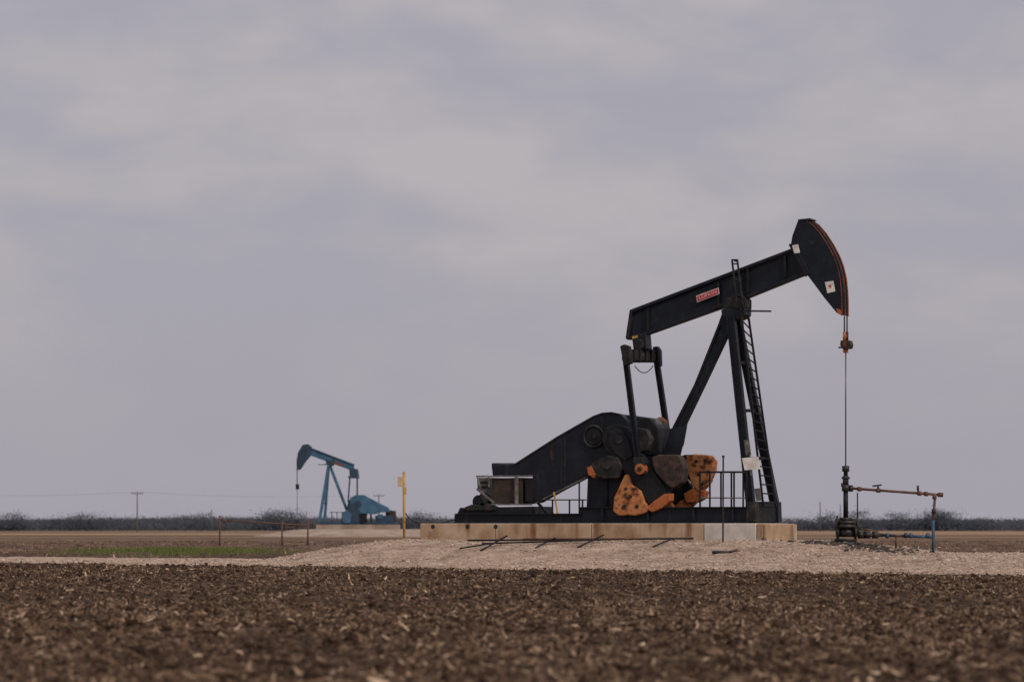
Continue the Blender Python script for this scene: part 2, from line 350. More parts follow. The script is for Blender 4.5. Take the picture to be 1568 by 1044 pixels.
for v in (1.0,-1.0):
    B.ibeam("skid_rail_rear",(698+(1-v)*20,793,v),(892+(1-v)*20,793,v),0.24,0.30,M_black)
    B.ibeam("skid_rail_front",(888+(1-v)*20,788,v),(1150+(1-v)*20,788,v),0.26,0.50,M_black)
for x in (700,760,820,885,893,960,1030,1090,1148):
    yy=794 if x<890 else 788
    B.beam("skid_crossbeam",(x,yy,0.95),(x+39,yy,-0.95),0.2,0.26 if x<890 else 0.46,M_blackf)
for x in (920,990,1060,1120): B.plate("rail_stiffener",[(x,779),(x+3,779),(x+3,797),(x,797)],1.12,1.02,M_black)
B.plate("skid_deck",[(893,776),(1150,776),(1150,778.5),(893,778.5)],1.05,-1.05,M_blackf,bevel=0)
B.plate("front_post_foot",[(1143,768),(1156,768),(1158,798),(1142,798)],1.14,0.8,M_dusty)
B.plate("front_post_foot",[(1182,768),(1191,768),(1192,799),(1180,799)],-0.8,-1.14,M_black)
B.beam("front_cross_tie",(1151,772,0.8),(1187,772,-0.8),0.14,0.18,M_black)
B.plate("reducer_pedestal",[(900,728),(990,728),(996,776),(898,776)],0.72,-0.75,M_black)
B.plate("pedestal_rib",[(926,730),(930,730),(930,774),(926,774)],0.78,0.725,M_blackf)
B.plate("gear_reducer_case",[(905,700),(905,660),(918,640),(950,634),(995,640),(1008,655),(1012,700),(1000,728),(910,728)],0.42,-0.6,M_blackf,bevel=0.04)
B.plate("reducer_top_hatch",[(980,640),(1004,640),(1005,652),(980,652)],0.3,-0.2,M_grey)
B.plate("reducer_flange",[(902,690),(1012,690),(1012,696),(902,696)],0.46,-0.64,M_black)
B.plate("belt_guard",[(752,711),(787,710.5),(820,690),(852,669),(880,652),(908,637),(922,632),(936,631),(950,634),(962,645),(966,665),(962,690),(945,712),(900,729),(860,750),(824,770),(816,762),(815,729),(754,728)],0.80,0.45,M_black,bevel=0.03)
B.plate("belt_guard_rim",[(787,710),(852,668.5),(908,636.5),(922,631.5),(936,630.5),(950,633.5),(950,636),(936,633),(923,634),(909,639),(853,671),(788,712.5)],0.83,0.81,M_blackf,bevel=0)
B.plate("belt_guard_rim_lower",[(822,771),(860,751),(900,730),(900,727.5),(860,748.5),(820,769)],0.83,0.81,M_dusty,bevel=0)
B.plate("guard_seam",[(864,664),(866,663),(866,745),(864,746)],0.82,0.803,M_dusty,bevel=0)
B.plate("guard_weathered_strip",[(842,681),(848,677),(849,715),(843,712)],0.815,0.803,M_dusty,bevel=0)
B.ring("brake_drum_ring",909,668,0.86,0.33,0.04,M_dusty)
B.disc("brake_drum",909,668,0.86,0.80,0.27,M_blackf)
B.disc("brake_hub",909,668,0.92,0.86,0.08,M_blackf)
B.cyl("guard_pipe_top",(754,712,0.62),(787,712,0.62),0.07,M_dusty)
# motor and enclosure
B.plate("motor_enclosure_side",[(756,732),(800,731),(800,771),(752,771)],0.78,-0.3,M_brown)
B.plate("enclosure_end_panel",[(804,732),(816,732),(816,768),(804,768)],0.80,-0.2,M_blackf)
B.plate("grey_motor_box",[(730,731),(754,731),(755,764),(742,764),(731,748)],0.60,-0.35,M_grey,bevel=0.02)
B.plate("motor_box_louvre",[(735,737),(750,737),(750,740),(735,740)],0.62,0.605,M_blackf,bevel=0)
B.plate("motor_box_louvre",[(735,744),(750,744),(750,747),(735,747)],0.62,0.605,M_blackf,bevel=0)
B.beam("enclosure_frame_top",(729,729,0.84),(816,728.5,0.84),0.04,0.05,M_grey)
B.beam("enclosure_frame_post",(791,729,0.86),(791,772,0.86),0.05,0.12,M_grey)
B.beam("enclosure_frame_post",(748,729,0.86),(749,746,0.86),0.04,0.05,M_grey)
B.beam("motor_base_brace",(730,748,0.84),(757,770,0.84),0.05,0.07,M_grey)
B.beam("motor_base_brace",(731,730,0.84),(736,748,0.84),0.05,0.05,M_grey)
B.beam("enclosure_frame_bottom",(752,772,0.86),(815,772,0.86),0.06,0.05,M_grey)
B.cyl("motor_body",(730,768,0.5),(752,768,-0.1),0.20,M_blackf)
for k in range(3): B.cyl("motor_fin",(731+7*k,768,0.5-0.14*k),(732+7*k,768,0.48-0.14*k),0.22,M_dusty)
B.cyl("motor_sheave",(741,762,0.72),(742,762,0.6),0.18,M_dusty)
B.plate("motor_feet",[(704,777),(816,775),(820,786),(700,786)],0.9,-0.6,M_blackf)
B.plate("motor_bolts_block",[(712,776),(722,772),(738,775),(745,770),(760,776),(760,781),(708,781)],0.95,0.7,M_dusty)
B.beam("guard_strut",(824,770,0.7),(838,786,0.7),0.08,0.08,M_blackf)
B.beam("rear_rail",(818,765,1.0),(898,765,1.0),0.035,0.04,M_dusty)
for x in (826,846,872,892): B.beam("rear_rail_post",(x,764,1.0),(x,786,1.0),0.045,0.045,M_blackf)
B.beam("rear_diagonal_rail",(818,771,0.95),(897,731,0.95),0.04,0.04,M_grey)
B.beam("rear_rail_post",(887,738,0.95),(887,786,0.95),0.05,0.04,M_dusty)
B.beam("yellow_marker_post",(848,753,1.05),(854,786,1.05),0.05,0.05,M_yellow)
def crank(dx,v,near):
    s=1 if v>0 else -1
    vi,vo=v-0.13,v+0.13
    def sh(p): return [(a+dx,b) for a,b in p]
    B.plate("crank_arm",sh([(928,655),(945,648),(962,654),(974,676),(996,712),(1022,748),(1026,762),(1012,778),(998,776),(978,748),(952,715),(930,690),(922,672)]),vo-0.02,vi,M_blackf,vm=v,bevel=0.03)
    B.plate("crank_hub",sh([(936,662),(946,656),(957,661),(966,676),(972,698),(960,706),(944,694),(934,678)]),vo+0.05,vo-0.03,M_blackf,vm=v,bevel=0.03)
    B.disc("crank_shaft_end",947+dx,673,v+0.22*s,v,0.13,M_dusty)
    B.plate("counterweight_lower",sh([(903,717),(914,706),(932,697),(950,700),(956,716),(950,732),(928,733),(908,728)]),vo+0.06,vi-0.06,M_dusty,vm=v,bevel=0.04)
    B.plate("counterweight_lower_tip",sh([(902,716),(909,713),(916,727),(913,732),(904,727)]),vo+0.07,vi-0.07,M_oclean,vm=v,bevel=0.02)
    B.plate("counterweight_lower_block",sh([(960,727),(966,726),(971,742),(985,752),(990,768),(998,778),(992,785),(976,789),(950,789),(942,782),(944,762),(953,742)]),vo+0.09,vi-0.09,M_orange,vm=v,bevel=0.04)
    B.plate("crank_tip",sh([(992,779),(1003,768),(1020,756),(1029,755),(1029,766),(1018,777),(1002,784)]),vo+0.07,vi-0.07,M_oclean,vm=v,bevel=0.03)
    B.plate("counterweight_upper_block",sh([(1001,700),(1012,696),(1040,696),(1048,704),(1052,718),(1048,738),(1034,748),(1024,742),(1006,722)]),vo+0.09,vi-0.09,M_brown,vm=v,bevel=0.04)
    B.plate("counterweight_upper",sh([(968,660),(975,654),(992,657),(1000,672),(994,690),(982,692),(970,680)]),vo+0.03,vi-0.03,M_dusty,vm=v,bevel=0.04)
    for hx,hy,hr in ((958,748,0.05),(965,760,0.06),(975,775,0.06),(955,776,0.07),(1020,708,0.06),(1038,716,0.06),(1030,732,0.06),(930,715,0.07)):
        if near: B.disc("bolt_hole",hx+dx,hy,vo+0.112,vo+0.04,hr,M_iron,n=12,bevel=0)
    B.disc("crank_pin",979+dx,718,v+0.42*s,v,0.17,M_oclean if near else M_dusty,bevel=0.03)
    if near:
        B.disc("crank_pin_nut",979+dx,718,v+0.45,v+0.42,0.08,M_iron,n=6)
crank(0,0.98,True); crank(40,-0.98,False)
B.plate("counterweight_far_face",[(1050,698),(1062,695),(1086,697),(1093,706),(1091,722),(1082,742),(1070,754),(1058,742),(1052,722)],-0.7,-1.1,M_orange,bevel=0.04)
for hx,hy in ((1066,706),(1080,706),(1084,722),(1070,726),(1074,741)): B.disc("bolt_hole",hx,hy,-0.688,-0.72,0.055,M_iron,n=10,bevel=0)
B.plate("counterweight_far_tip",[(1046,756),(1062,746),(1080,752),(1078,762),(1066,769),(1050,770)],-0.72,-1.1,M_oclean,bevel=0.03)
B.plate("far_crank_upper_tip",[(1002,642),(1010,638),(1017,644),(1018,656),(1010,657)],-0.7,-1.0,M_oclean,bevel=0.02)
B.plate("far_crank_upper",[(985,655),(1003,645),(1016,657),(1018,680),(1004,700),(990,690)],-0.75,-1.05,M_dusty,bevel=0.03)
# pitmans and equaliser
B.ibeam("pitman_arm",(957,540,1.27),(979,716,1.27),0.14,0.17,M_black)
B.ibeam("pitman_arm",(1004,542,-1.27),(1030,718,-1.27),0.14,0.17,M_black)
B.plate("pitman_head",[(949,530),(955,527),(963,530),(966,556),(955,560)],1.38,1.16,M_dusty,bevel=0.02)
B.plate("pitman_head",[(999,531),(1006,530),(1010,536),(1011,560),(1002,562)],-1.16,-1.38,M_black,bevel=0.02)
B.plate("pitman_foot",[(969,700),(984,700),(988,726),(972,728)],1.36,1.18,M_dusty,bevel=0.02)
B.beam("equalizer_beam",(957,543,1.3),(1007,545,-1.3),0.22,0.34,M_dusty)
for k in range(5):
    v=0.9-k*0.45; B.beam("equalizer_rib",(965+9*k,545,v),(966+9*k,545,v-0.05),0.3,0.42,M_blackf)
B.plate("tail_bearing",[(967,515),(988,510),(990,534),(970,538)],0.25,-0.25,M_black,bevel=0.03)
B.disc("tail_bearing_cap",978,527,0.32,-0.32,0.16,M_dusty)
B.plate("tail_bearing_orange_shim",[(968,515),(976,513),(976,517),(968,519)],0.27,0.255,M_yellow,bevel=0)
c1,c2=B.q((972,560,0.6)),B.q((1000,560,-0.6))
tube("hanging_cable",[c1.lerp(c2,k/12)+Vector((0,0,-0.22*4*(k/12)*(1-k/12))) for k in range(13)],0.015,M_blackf,E)
# walking beam
B.plate("walking_beam_web",[(967,478),(1216,385),(1232,416),(1110,466),(985,511),(961,517)],0.06,-0.06,M_black,vm=0.17)
B.plate("walking_beam_top_flange",[(965,474),(1214,379.5),(1216,383.5),(967,478.5)],0.18,-0.18,M_black)
B.plate("walking_beam_bottom_flange",[(959,516),(985,509.5),(1110,465),(1233,415.5),(1234,419),(1110,469),(985,513.5),(959,520)],0.18,-0.18,M_black)
B.plate("walking_beam_end_plate",[(964,474),(968,475),(962,518),(957.5,518)],0.18,-0.18,M_dusty)
for x,y0,y1 in ((1098,432,466),(1143,411,450),(1200,392,424),(990,472,506)):
    B.plate("beam_stiffener",[(x,y0),(x+3,y0-1),(x+3,y1),(x,y1+1)],0.165,0.065,M_blackf,bevel=0)
B.plate("sign_border",[(1066,453),(1100,440.5),(1101.5,450),(1067.5,463)],0.20,0.19,M_white,bevel=0)
B.plate("sign_panel",[(1067.3,453.8),(1099.2,441.7),(1100.2,449.5),(1068.6,461.6)],0.21,0.202,M_red,bevel=0)
B.plate("sign_bracket",[(1070,455),(1098,444),(1098,448),(1070,459)],0.188,0.065,M_blackf,bevel=0)
fc=bpy.data.curves.new("sign_lettering",'FONT'); fc.body="LUFKIN"; fc.size=0.125; fc.align_x='CENTER'; fc.align_y='CENTER'; fc.extrude=0.002; fc.offset=-0.001; fc.space_character=1.15
tmp=bpy.data.objects.new("tmp_text",fc); scene.collection.objects.link(tmp)
dg=bpy.context.evaluated_depsgraph_get(); me=bpy.data.meshes.new_from_object(tmp.evaluated_get(dg)); bpy.data.objects.remove(tmp)
me.materials.clear(); me.materials.append(M_white); tx=bpy.data.objects.new("sign_lettering",me); scene.collection.objects.link(tx); tx.parent=E
a=B.q((1067.5,461,0.216)); b=B.q((1100,449,0.216)); X1=(b-a).normalized(); Y1=RIG.V.cross(X1).normalized()
if Y1.z<0: Y1=-Y1
Z1=X1.cross(Y1); ctr=B.q((1083.8,451.8,0.216)); mm=Matrix((X1,Y1,Z1)).transposed().to_4x4(); sc=(b-a).length*0.80/max(me.vertices[i].co.x for i in range(len(me.vertices)))/2
mm=Matrix.Translation(ctr)@mm@Matrix.Diagonal((sc,1.0,1,1)); tx.matrix_local=mm
# horsehead
curve=[(1236,337),(1246,343),(1258,357),(1269,374),(1278,391),(1284,407),(1288,424),(1290,442),(1291,462),(1291,483)]
B.plate("horsehead",[(1222,337)]+curve+[(1281,479),(1262,456),(1236,421),(1210,379),(1213,361)],0.24,-0.24,M_black,bevel=0.015)
def inner(c,k):
    out=[]
    for i,(x,yv) in enumerate(c):
        x0,y0=c[max(i-1,0)];x1,y1=c[min(i+1,len(c)-1)]; l=math.hypot(x1-x0,y1-y0); out.append((x-(y1-y0)/l*k,yv+(x1-x0)/l*k))
    return out
i1,i2=inner(curve,1.2),inner(curve,2.5)
B.plate("horsehead_orange_edge",i1+i2[::-1],0.252,0.243,M_redline,bevel=0)
qs=[RIG.Q(x,yv,0.24) for x,yv in curve]
def track(name,v0,v1,lift,mat):
    vs=[];n=len(qs)
    for i in range(n):
        a=qs[max(i-1,0)];b=qs[min(i+1,n-1)]; tg=Vector((b[0]-a[0],0,b[2]-a[2])).normalized(); nr=Vector((-tg.z,0,tg.x))
        if nr.x<0: nr=-nr
        for v,l in ((v0,0.003),(v1,0.003),(v1,lift),(v0,lift)): vs.append(RIG.L((qs[i][0]+nr.x*l,v,qs[i][2]+nr.z*l)))
    fs=[(0,1,2,3),tuple(4*(n-1)+k for k in range(4))]
    for i in range(n-1):
        for j in range(4): fs.append((4*i+j,4*i+(j+1)%4,4*i+4+(j+1)%4,4*i+4+j))
    obj(name,vs,fs,mat,E)
track("horsehead_track_edge",0.24,0.20,0.03,M_blackf); track("horsehead_track_edge",-0.20,-0.24,0.03,M_oclean); track("horsehead_face",0.17,-0.17,0.012,M_blackf)
track("bridle_wireline",0.11,0.085,0.035,M_redline); track("bridle_wireline",-0.085,-0.11,0.035,M_blackf)
B.plate("horsehead_rim_top",[(1221,336),(1240,334),(1243,337),(1224,339)],0.26,-0.26,M_blackf)
B.plate("horsehead_hinge",[(1207,374),(1216,372),(1240,418),(1233,424)],0.28,0.2,M_blackf)
B.plate("horsehead_label",[(1213,376),(1222,374),(1225,387),(1216,388)],0.29,0.281,M_white,bevel=0)
B.plate("horsehead_label",[(1263,432),(1276,430),(1279,446),(1267,449)],0.25,0.242,M_white,bevel=0)
B.plate("horsehead_label_print",[(1268,437),(1273,436),(1272,442)],0.254,0.2505,M_red,bevel=0)
B.disc("horsehead_hole",1243,371,0.246,0.23,0.07,M_iron,n=14,bevel=0); B.disc("horsehead_hole",1262,398,0.246,0.23,0.04,M_iron,n=14,bevel=0)
B.plate("horsehead_tip",[(1280,472),(1287,474),(1290,484),(1283,480)],0.252,0.242,M_oclean,bevel=0)
# bridle, carrier, rod
WX=1295.0
for v in (0.1,-0.1):
    B.cyl("bridle_cable",(WX-v*20,484,v),(WX-v*20,522,v),0.022,M_blackf,n=8)
B.cyl("bridle_socket",(WX-2,508,0.1),(WX-2,522,0.1),0.045,M_oclean); B.cyl("bridle_socket",(WX+2,508,-0.1),(WX+2,522,-0.1),0.045,M_brown)
B.plate("carrier_bar",[(WX-8,521),(WX+6,521),(WX+8,528),(WX+5,534),(WX-6,534),(WX-9,528)],0.14,-0.14,M_brown,bevel=0.02)
B.plate("carrier_bar_plate",[(WX-5,523),(WX+1,523),(WX,531),(WX-4,531)],0.155,0.143,M_redline,bevel=0)
B.cyl("rod_clamp",(WX,512,0),(WX,521,0),0.07,M_iron); B.cyl("rod_clamp_lower",(WX,534,0),(WX,540,0),0.08,M_oclean)
B.cyl("polished_rod",(WX,520,0),(WX,716,0),0.02,M_chrome,n=10)
B.beam("carrier_pin",(WX-11,532,0.0),(WX+11,532,0.0),0.05,0.05,M_iron)
# samson post
B.ibeam("samson_post_leg",(1119,482,0.28),(1150,775,0.95),0.2,0.26,M_black)
B.ibeam("samson_post_leg",(1127,482,-0.28),(1187,775,-0.95),0.2,0.26,M_black)
B.plate("samson_post_rear_leg",[(1106,478),(1115,492),(1114,512),(1077,590),(1049,648),(1040,690),(1020,776),(1002,776),(1018,695),(1031,652),(1062,590),(1098,500)],0.12,-0.12,M_black)
B.plate("rear_leg_flange",[(1101,497),(1103,498),(1065,590),(1033,655),(1021,694),(1018,694),(1030,653),(1062,590)],0.17,0.125,M_blackf,bevel=0)
B.plate("rear_leg_flange",[(1112,516),(1115,514),(1079,590),(1051,648),(1043,690),(1040,688),(1048,648),(1076,590)],0.17,0.125,M_blackf,bevel=0)
B.plate("rear_leg_foot",[(1028,655),(1051,652),(1046,680),(1036,700),(1012,700)],0.3,0.205,M_black)
for k,f in enumerate((0.25,0.5,0.75)):
    a=Vector((1119,482)).lerp(Vector((1150,775)),f); b=Vector((1127,482)).lerp(Vector((1187,775)),f); v=0.28+0.67*f
    B.beam("post_cross_tie",(a.x,a.y,v),(b.x,b.y,-v),0.1,0.1,M_blackf)
B.plate("post_cap",[(1104,474),(1140,470),(1140,482),(1130,489),(1114,490),(1105,482)],0.32,-0.32,M_black,bevel=0.02)
B.plate("saddle_bearing",[(1108,466),(1112,456),(1134,450),(1142,458),(1142,472),(1106,476)],0.28,-0.28,M_dusty,bevel=0.03)
B.disc("saddle_bearing_cap",1128,464,0.36,-0.36,0.17,M_blackf)
B.plate("saddle_bolt_block",[(1089,470),(1112,462),(1112,468),(1090,474)],0.24,-0.24,M_blackf)
B.beam("service_bar",(1135,476,0.1),(1181,476.5,0.1),0.06,0.05,M_blackf)
B.beam("service_bracket",(1141,455,0.15),(1137,476,0.15),0.05,0.05,M_blackf)
def ladder(name,a1,a2,b1,b2,n,r,mat):
    B.beam(name+"_rail",a1,a2,r,r*1.3,mat); B.beam(name+"_rail",b1,b2,r,r*1.3,mat)
    for k in range(n):
        f=(k+0.5)/n; p=[a1[i]+(a2[i]-a1[i])*f for i in range(3)]; q=[b1[i]+(b2[i]-b1[i])*f for i in range(3)]
        vs,fs=cylpts(B.q(p),B.q(q),r*0.45,None,8); obj(name+"_rung",vs,fs,mat,E)
ladder("ladder",(1134,470,0.35),(1169,776,0.35),(1146,484,-0.10),(1188,776,-0.15),22,0.05,M_blackf)
ladder("beam_ladder",(1121,398,0.34),(1129,472,0.34),(1129,398,0.34),(1138,470,0.34),6,0.045,M_dusty)
B.beam("beam_ladder_top",(1120,398,0.34),(1130,398,0.34),0.045,0.05,M_blackf)
for p in ((1125,400),(1128,434)): B.beam("ladder_bracket",(p[0],p[1],0.33),(p[0]+5,p[1],0.05),0.04,0.04,M_blackf)
B.plate("notice_board",[(1136,701),(1161,699),(1164,718),(1140,719.5)],1.16,1.14,M_white,bevel=0)
B.plate("notice_board_lower",[(1155,748),(1164,747),(1166,766),(1158,767)],1.0,0.98,M_grey,bevel=0)
B.beam("notice_bracket",(1148,690,1.12),(1150,728,1.12),0.04,0.04,M_grey)
B.plate("leg_patch",[(1139,674),(1147,673),(1150,696),(1142,697)],1.09,1.06,M_grey,bevel=0)
for x in (1072,1087,1104,1124,1143): B.beam("railing_post",(x,722,1.15),(x,776,1.15),0.05,0.05,M_blackf)
B.beam("railing_top",(1070,722.5,1.15),(1144,722.5,1.15),0.05,0.06,M_blackf)
B.beam("railing_mid",(1070,762,1.15),(1144,762,1.15),0.04,0.04,M_grey)
for x in (1112,1130): B.beam("railing_post_rear",(x+8,724,-0.9),(x+8,776,-0.9),0.05,0.05,M_blackf)
# ---------------------------------------------------------------- thin marker pole
pb=G(1107,830); tp=W(1107.5,700,pb.y)
EM=empty("marker_pole",pb); vs,fs=cylpts(Vector((0,0,-0.1)),tp-pb,0.025,None,8); obj("pole",vs,fs,M_dusty,EM)
vs,fs=cylpts(tp-pb,tp-pb+Vector((0,0,0.06)),0.04,None,8); obj("pole_cap",vs,fs,M_iron,EM)
# ---------------------------------------------------------------- wellhead
ru=RIG.Q(WX,800,0); wl=O+RIG.L((ru[0],0,0)); gz=float(top(wl.x,wl.y)); WY=wl.y
EW=empty("wellhead",Vector((wl.x,wl.y,0)))
def w(px,py,dy=0.0): return W(px,py,WY+dy)-EW.location
def wc(name,a,b,r,mat,r2=None,n=16):
    vs,fs=cylpts(a,b,r,r2,n); return obj(name,vs,fs,mat,EW,0,True)
stain(M_gravel,(wl.x+0.4,wl.y-0.5,0),0.5,1.7,(0.040,0.028,0.020))
wc("casing",Vector((0,0,gz-0.2)),w(WX,833),0.26,M_iron)
for y0,y1,r in ((836,830,0.36),(829,824,0.34),(822,808,0.24),(808,803,0.33),(802,797,0.33),(797,792,0.2)):
    wc("wellhead_flange",w(WX,y0),w(WX,y1),r,M_iron,n=20)
for k in range(8):
    a=k*math.pi/4; o=Vector((0.29*math.cos(a),0.29*math.sin(a),0)); wc("flange_bolt",w(WX,811)+o,w(WX,794)+o,0.03,M_dusty,n=6)
wc("side_valve",w(1280,815),w(1312,815),0.13,M_iron); wc("side_valve_flange",w(1281,815),w(1284,815),0.22,M_iron); wc("side_valve_flange",w(1308,815),w(1311,815),0.22,M_iron)
wc("bonnet_left",w(1287,802),w(1282,798),0.11,M_iron); wc("handwheel",w(1281,797,-0.2),w(1283,797,-0.2),0.16,M_iron)
wc("tubing_riser",w(WX,792),w(WX,748),0.075,M_blackf)
wc("flow_tee_body",w(WX,752),w(WX,742),0.12,M_iron); wc("tee_union",w(1300,747.5),w(1306,747.5),0.10,M_iron); wc("tee_left_plug",w(1288,742),w(WX,742),0.06,M_iron)
wc("stuffing_box",w(WX,742),w(WX,728),0.09,M_iron); wc("stuffing_box_gland",w(WX,728),w(WX,716),0.065,M_blackf); wc("stuffing_box_cap",w(WX,722),w(WX,713),0.11,M_iron)
wc("gland_bolt_plate",w(WX,733),w(WX,730),0.13,M_brown)
wc("flowline",w(1305,747.5),w(1442,757.5),0.04,M_rust)
for x in (1316,1345,1408,1418): 
    yy=747.5+(x-1305)*10/137; wc("flowline_coupling",w(x-3,yy),w(x+3,yy+0.3),0.07,M_rust)
wc("flowline_valve_stem",w(1345,749),w(1344,742),0.03,M_iron); wc("flowline_valve_handle",w(1336,744),w(1350,742),0.025,M_iron)
wc("flowline_valve_stem",w(1406,752),w(1405,746),0.03,M_iron); wc("flowline_gauge",w(1404,747),w(1407,747),0.08,M_rust)
wc("flowline_elbow",w(1436,757),w(1444,757.5),0.07,M_rust)
wc("downpipe",w(1432,757),w(1429,796),0.04,M_rust); wc("downpipe_union",w(1430,779),w(1430,786),0.07,M_iron)
rr=W(1429,840,WY); gz2=float(top(rr.x,rr.y))
wc("downpipe_blue",w(1429,796),Vector((rr.x-EW.location.x,0,gz2-0.1)),0.045,M_blue)
wc("downpipe_elbow",w(1431,757),w(1431,764),0.065,M_rust)
wc("side_riser",w(1313,790),w(1313,754),0.02,M_blackf,n=8)
wc("side_riser_base",w(1313,818),w(1313,790),0.035,M_iron,n=8)
wc("lower_outlet",w(1308,818),w(1352,819),0.06,M_iron)
for x in (1318,1328,1340): wc("lower_valve",w(x,824),w(x,813),0.10,M_iron)
wc("lower_valve_handle",w(1322,811),w(1335,811),0.03,M_rust)
wc("lower_line",w(1352,819),w(1388,820.5),0.045,M_iron); wc("lower_line_blue",w(1388,820.5),w(1429,822),0.045,M_blue)
for x in (1358,1386,1394,1420): wc("lower_line_fitting",w(x-2,819.2),w(x+3,820),0.08,M_blue if x!=1386 else M_iron)
wc("ground_line",w(1308,832),w(1330,836),0.06,M_iron)
wc("line_support",w(1372,820),Vector((w(1372,820).x,0,gz-0.1)),0.03,M_rust,n=8)
x=rng.normal(wl.x+0.3,0.9,260); y=rng.normal(wl.y-0.3,1.3,260)
rocks("oily_dirt_clumps",x,y,rng.uniform(0.03,0.10,260),nmat("oily_dirt",[(0.3,(0.02,0.015,0.012)),(0.7,(0.06,0.042,0.034))],8),gh,0.6)
# ---------------------------------------------------------------- pipes lying on the gravel
g0=G(880,834); EP=empty("steel_pipe_rack",g0)
def lay(name,a,b,r,la=0.06,lb=0.06,mat=M_blackf):
    p=G(*a)+Vector((0,0,la)); q=G(*b)+Vector((0,0,lb)); vs,fs=cylpts(p-g0,q-g0,r,None,8); obj(name,vs,fs,mat,EP,0,True)
lay("pipe",(716,834),(1062,830),0.028,0.14,0.12); lay("pipe",(738,838),(935,832),0.024,0.12,0.12); lay("pipe",(800,835),(1050,829),0.025,0.2,0.10,M_rust)
lay("cross_pipe",(736,844),(776,834),0.028,0.02,0.28); lay("cross_pipe",(704,842),(752,838),0.024,0.05,0.12); lay("cross_pipe",(884,839),(924,832),0.026,0.02,0.26)
lay("cross_pipe",(820,840),(850,833),0.024,0.03,0.2); lay("cross_pipe",(1000,838),(1030,832),0.024,0.02,0.15)
g1=G(1112,848); ED=empty("scrap_pipe",g1); vs,fs=cylpts(Vector((-0.4,0,0.05)),Vector((0.4,0.3,0.05)),0.05,None,10); obj("pipe",vs,fs,M_iron,ED,0,True)
vs,fs=cylpts(Vector((0.1,0.05,0.05)),Vector((0.3,-0.2,0.12)),0.035,None,10); obj("pipe_stub",vs,fs,M_rust,ED,0,True)
# ---------------------------------------------------------------- yellow utility post
yp=W(619,800,105.5); yz=float(top(yp.x,yp.y)); yp=Vector((yp.x,yp.y,yz)); EY=empty("yellow_utility_post",yp)
tp=W(618.5,724,105.5)-yp
vs,fs=cylpts(Vector((0,0,-0.2)),tp,0.045,None,12); obj("post",vs,fs,M_yellow,EY,0,True)
vs,fs=cylpts(tp,tp+Vector((0,0,0.05)),0.06,0.03,12); obj("cap",vs,fs,M_yellow,EY)
c=W(613,737,105.3)-yp; obj("junction_box",boxpts(c-Vector((0,0,0.16)),c+Vector((0,0,0.16)),0.17,0.14,side=Vector((1,0,0))),BF,M_cream,EY,0.01)
c=W(621,751,105.3)-yp; obj("conduit_box",boxpts(c-Vector((0,0,0.12)),c+Vector((0,0,0.12)),0.06,0.06,side=Vector((1,0,0))),BF,M_yellow,EY,0.01)
pts=[]
for (a,b) in ((621,785),(626,793),(634,798),(645,801.5),(660,802.5),(675,801),(690,797),(700,794)): pts.append(W(a,b,105.3)-yp)
tube("power_cable",pts,0.018,M_blackf,EY)
# ---------------------------------------------------------------- pipe barrier (left)
FY=203.0
def fb(px): 
    p=W(px,820,FY); return Vector((p.x,FY,float(top(p.x,FY))))
EB=empty("pipe_barrier_fence",fb(400)); ol=EB.location
for x,yt in ((336.5,789),(432,797),(471.5,795)):
    vs,fs=cylpts(fb(x)-ol-Vector((0,0,0.2)),W(x,yt,FY)-ol,0.055,None,10); obj("post",vs,fs,M_rust,EB,0,True)
vs,fs=cylpts(W(335,796,FY)-ol,W(472,804,FY)-ol,0.045,None,10); obj("rail",vs,fs,M_rust,EB,0,True)
vs,fs=cylpts(W(342,795,FY)-ol,W(346,799,FY)-ol,0.10,None,10); obj("rail_clamp",vs,fs,M_rust,EB,0,True)
# ---------------------------------------------------------------- grass patch
n=20000; gx=[];gy=[]
for i in range(n):
    Yv=random.gauss(152,9); c=(285-784)/F*Yv; xx=random.gauss(c-0.3,2.1)
    if vn(xx*0.9,Yv*0.25,21)*0.6+vn(xx*3,Yv*0.9,22)*0.4>0.47: gx.append(xx); gy.append(Yv)
gx=np.array(gx);gy=np.array(gy);n=len(gx); hgt=rng.uniform(0.05,0.24,n); a=rng.uniform(0,6.28,n); wd=0.016
b=np.stack([gx,gy,top(gx,gy)],-1); s=np.stack([np.cos(a),np.sin(a),0*a],-1)*wd; tip=b+np.stack([rng.normal(0,0.05,n),rng.normal(0,0.05,n),hgt],-1)
npmesh("grass_patch",np.stack([b-s,b+s,tip],1).reshape(-1,3),np.arange(3*n).reshape(-1,3),attrmat("grass",[(0,(0.07,0.085,0.025)),(1,(0.15,0.17,0.05))]),np.repeat(rng.uniform(0,1,n),3))
# ---------------------------------------------------------------- distant pumpjack
DY=400.0
O2=Vector(W(520,806,DY)); O2.z=0
R2=Frame(O2,math.radians(-14)); E2=empty("oil_pumpjack",O2); D=Builder(R2,E2)
def mound(name,cx,cy,rx,ry,h,mat):
    rr=np.linspace(0,1,16); aa=np.linspace(0,2*np.pi,49)
    R,A=np.meshgrid(rr,aa,indexing='ij'); zz=h*(1-sst(0.5,1.0,R))-0.1*(R>0.99)
    k=1+0.12*np.sin(3*A+1)+0.06*np.sin(7*A)
    return npmesh(name,np.stack([cx+rx*R*np.cos(A)*k,cy+ry*R*np.sin(A)*k,zz],-1).reshape(-1,3),gridfaces(16,49),mat,smooth=True)
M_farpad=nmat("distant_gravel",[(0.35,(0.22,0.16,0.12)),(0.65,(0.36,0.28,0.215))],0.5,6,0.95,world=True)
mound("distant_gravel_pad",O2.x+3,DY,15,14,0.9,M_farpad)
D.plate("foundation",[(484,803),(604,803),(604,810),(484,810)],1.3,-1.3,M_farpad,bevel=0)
D.plate("skid",[(488,798),(604,799),(604,803.5),(488,803.5)],1.0,-1.0,M_blued2,bevel=0)
